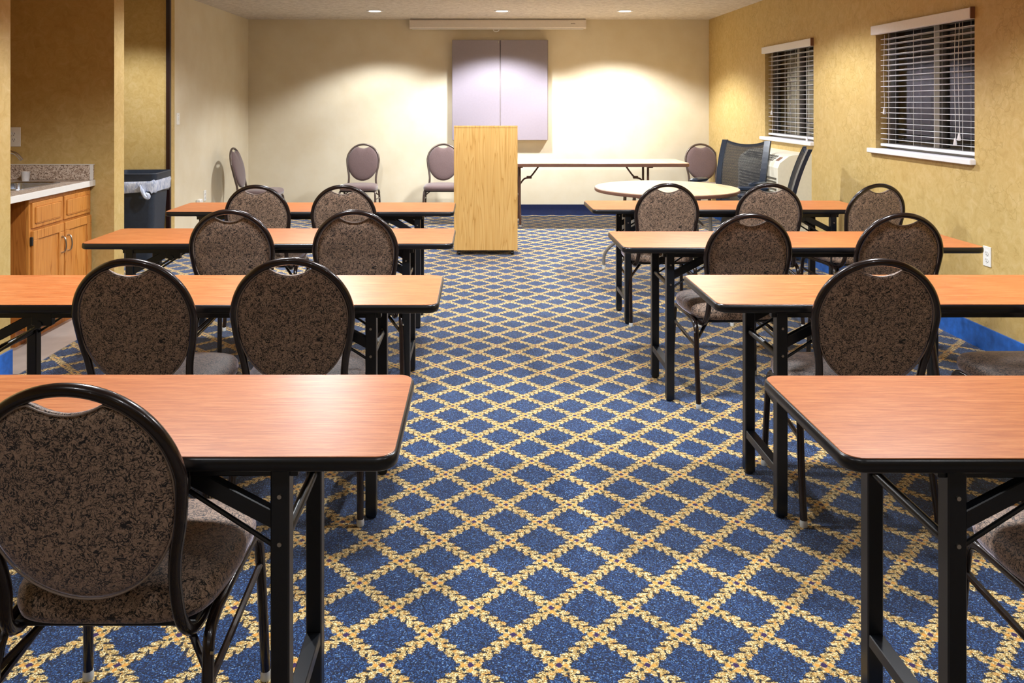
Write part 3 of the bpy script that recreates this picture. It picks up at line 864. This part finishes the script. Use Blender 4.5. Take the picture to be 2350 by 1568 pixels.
# ------------------------------------------------------------------ wall heater
t = empty('wall_air_conditioner', 'ivory through-wall heating and cooling unit under the window', 'air conditioner', (XR, 7.0, 0))
dp = .30; Lh = 1.07
prof = [(0, .40), (-dp+.02, .40), (-dp, .42), (-dp, .86), (-dp+.02, .905), (-dp+.10, .965), (-dp+.14, .975), (0, .985)]
MB().loops([[(x, y, z) for x, z in prof] for y in (0, Lh)]).obj('cover', M['ptac'], t, False)
MB().box(-.20, 0, .02, Lh-.02, .12, .40).obj('wall_sleeve', M['ptac'], t, False)
lv = MB()
for k in range(9):
    z = .50+k*.032
    lv.box(-dp-.006, -dp+.001, .035, Lh-.06, z, z+.014)
lv.obj('louvers', M['vent'], t, False)
g = MB(); nrm = Matrix.Translation((-dp+.02, 0, .905)) @ Matrix.Rotation(-math.atan2(.06, .08), 4, 'Y')
for i in range(16):
    for j in range(3):
        y = .20+i*.05; g.box(.008+j*.028, .008+j*.028+.02, y, y+.036, .0, .0035, nrm)
g.obj('top_grille', M['vent'], t, False)
MB().box(.02, .07, .08, .14, 0, .004, nrm).obj('control_panel', M['brownrim'], t, False)

# ------------------------------------------------------------------ mesh office armchairs
def office_chair(x, y, rz, label):
    t = empty('office_chair', label, 'office chair', (x, y, 0), rz, 'black mesh armchairs in the corner')
    P_ = M['officeplastic']
    # back faces +y is front
    def bx(z): return -.215-.03*((z-.5)/.6)-.12*((z-.5)/.6)**2
    zz = [.50+.60*k/12 for k in range(13)]
    for s in (-1, 1):
        L_ = []; 
        rs = []
        for z in zz:
            hwid = .225+.015*sin((z-.5)/.6*pi*.8)
            y_ = bx(z)
            a = s*hwid; b = s*(hwid-.052)
            rs.append([(a, y_-.018, z), (a, y_+.012, z), (b, y_+.02, z), (b, y_-.008, z)])
        MB().loops(rs).obj('side_frame', P_, t, False)
    rs = []
    for k in range(13):
        u_ = -1+2*k/12; x_ = u_*.19; z = 1.085-.035*(1-u_*u_); y_ = bx(z)-.02*(1-u_*u_)
        rs.append([(x_, y_-.012, z-.015), (x_, y_+.012, z-.015), (x_, y_+.012, z+.012), (x_, y_-.012, z+.012)])
    MB().loops(rs).obj('top_rail', P_, t, False)
    rs = [[(x_, y_-.0, z+.03) for x_, y_, z in [(p[0][0], p[0][1]+.012, p[0][2]-.57) for p in rs][k:k+1]] for k in range(0)]
    for off in (0, .012):
        mb = MB(); vs = []; fs = []
        nx, nz = 9, 12
        for j in range(nz):
            for i in range(nx):
                u_ = -1+2*i/(nx-1); v_ = j/(nz-1)
                ztop = 1.085-.035*(1-u_*u_); z = .50+(ztop-.50)*v_
                vs.append((u_*.185, bx(z)-.02*(1-u_*u_)+.004+off, z))
        for j in range(nz-1):
            for i in range(nx-1):
                a = j*nx+i; fs.append((a, a+1, a+nx+1, a+nx))
        mb.add(vs, fs); mb.obj('mesh_back', M['net'], t)
    MB().rbox(-.21, .21, -.24, -.20, .49, .54, .008).obj('lower_rail', P_, t, False)
    MB().tube(spline([(0, -.06, .42), (0, -.22, .43), (0, -.27, .50), (0, -.26, .62)], 5), .02, 8).obj('back_support', P_, t)
    def so(e, z): return [(x_, y_+.04, z) for x_, y_ in rrect(.245-e, .24-e, .08)]
    MB().loops([so(.02, .44), so(0, .455), so(0, .49), so(.02, .51), so(.06, .517)]).obj('seat', M['officefab'], t)
    for s in (-1, 1):
        a = MB().tube(spline([(s*.20, .02, .44), (s*.27, .02, .45), (s*.285, .02, .52), (s*.285, .03, .72)], 5), .02, 10, sx=1.0).obj('arm_post', P_, t)
        MB().loops([[(x_+s*.28, y_+.03, z) for x_, y_ in rrect(.042-e, .125-e, .035)] for e, z in ((.012, .715), (0, .725), (0, .742), (.012, .752))]).obj('armrest', P_, a)
    MB().cyl((0, 0), .028, .12, .44, 16).obj('gas_lift', M['chrome'], t)
    b = MB()
    for k in range(5):
        a = 2*pi*k/5+.3
        b.tube([(0, 0, .12), (.15*cos(a), .15*sin(a), .10), (.29*cos(a), .29*sin(a), .065)], [.03, .024, .016], 8)
    b.obj('star_base', P_, t)
    for k in range(5):
        a = 2*pi*k/5+.3
        MB().cyl((.29*sin(a), .028), .028, .29*cos(a)-.02, .29*cos(a)+.02, 16, axis='X').obj('caster', M['black'], t)
    return t
o1 = office_chair(2.27, 7.15, D(137), 'black mesh-backed armchair whose see-through back faces the room')
o2 = office_chair(2.225, 6.28, D(72), 'black armchair turned side-on, standing against the air conditioner')

for o in (o1, o2): o.scale = (1.0, 1.0, .99)
# ------------------------------------------------------------------ world, camera, view
w = bpy.data.worlds.new('night'); scene.world = w; w.use_nodes = True
bg = w.node_tree.nodes['Background']; bg.inputs[0].default_value = (.05, .06, .10, 1); bg.inputs[1].default_value = .5
l = bpy.data.lights.new('exterior_fill_light', 'POINT'); l.energy = 60; l.shadow_soft_size = .2; l.color = (.85, .8, 1)
o = bpy.data.objects.new('exterior_fill', l); COL.objects.link(o); o.location = (4.6, 9.5, 3.2)  # added fill so the siding outside shows; no street lamp known there

cam = bpy.data.cameras.new('camera'); co = bpy.data.objects.new('camera', cam); COL.objects.link(co)
co.location = (0, 0, H); co.rotation_euler = (radians(90), 0, 0)
cam.sensor_width = 36; cam.lens = 1810/2350*36
cam.shift_x = (1175-1098)/2350; cam.shift_y = -(784-235)/2350
cam.clip_start = .05
scene.camera = co
scene.view_settings.view_transform = 'Standard'; scene.view_settings.look = 'None'
scene.view_settings.gamma = 1; scene.view_settings.exposure = -.35; scene.view_settings.use_curve_mapping = False
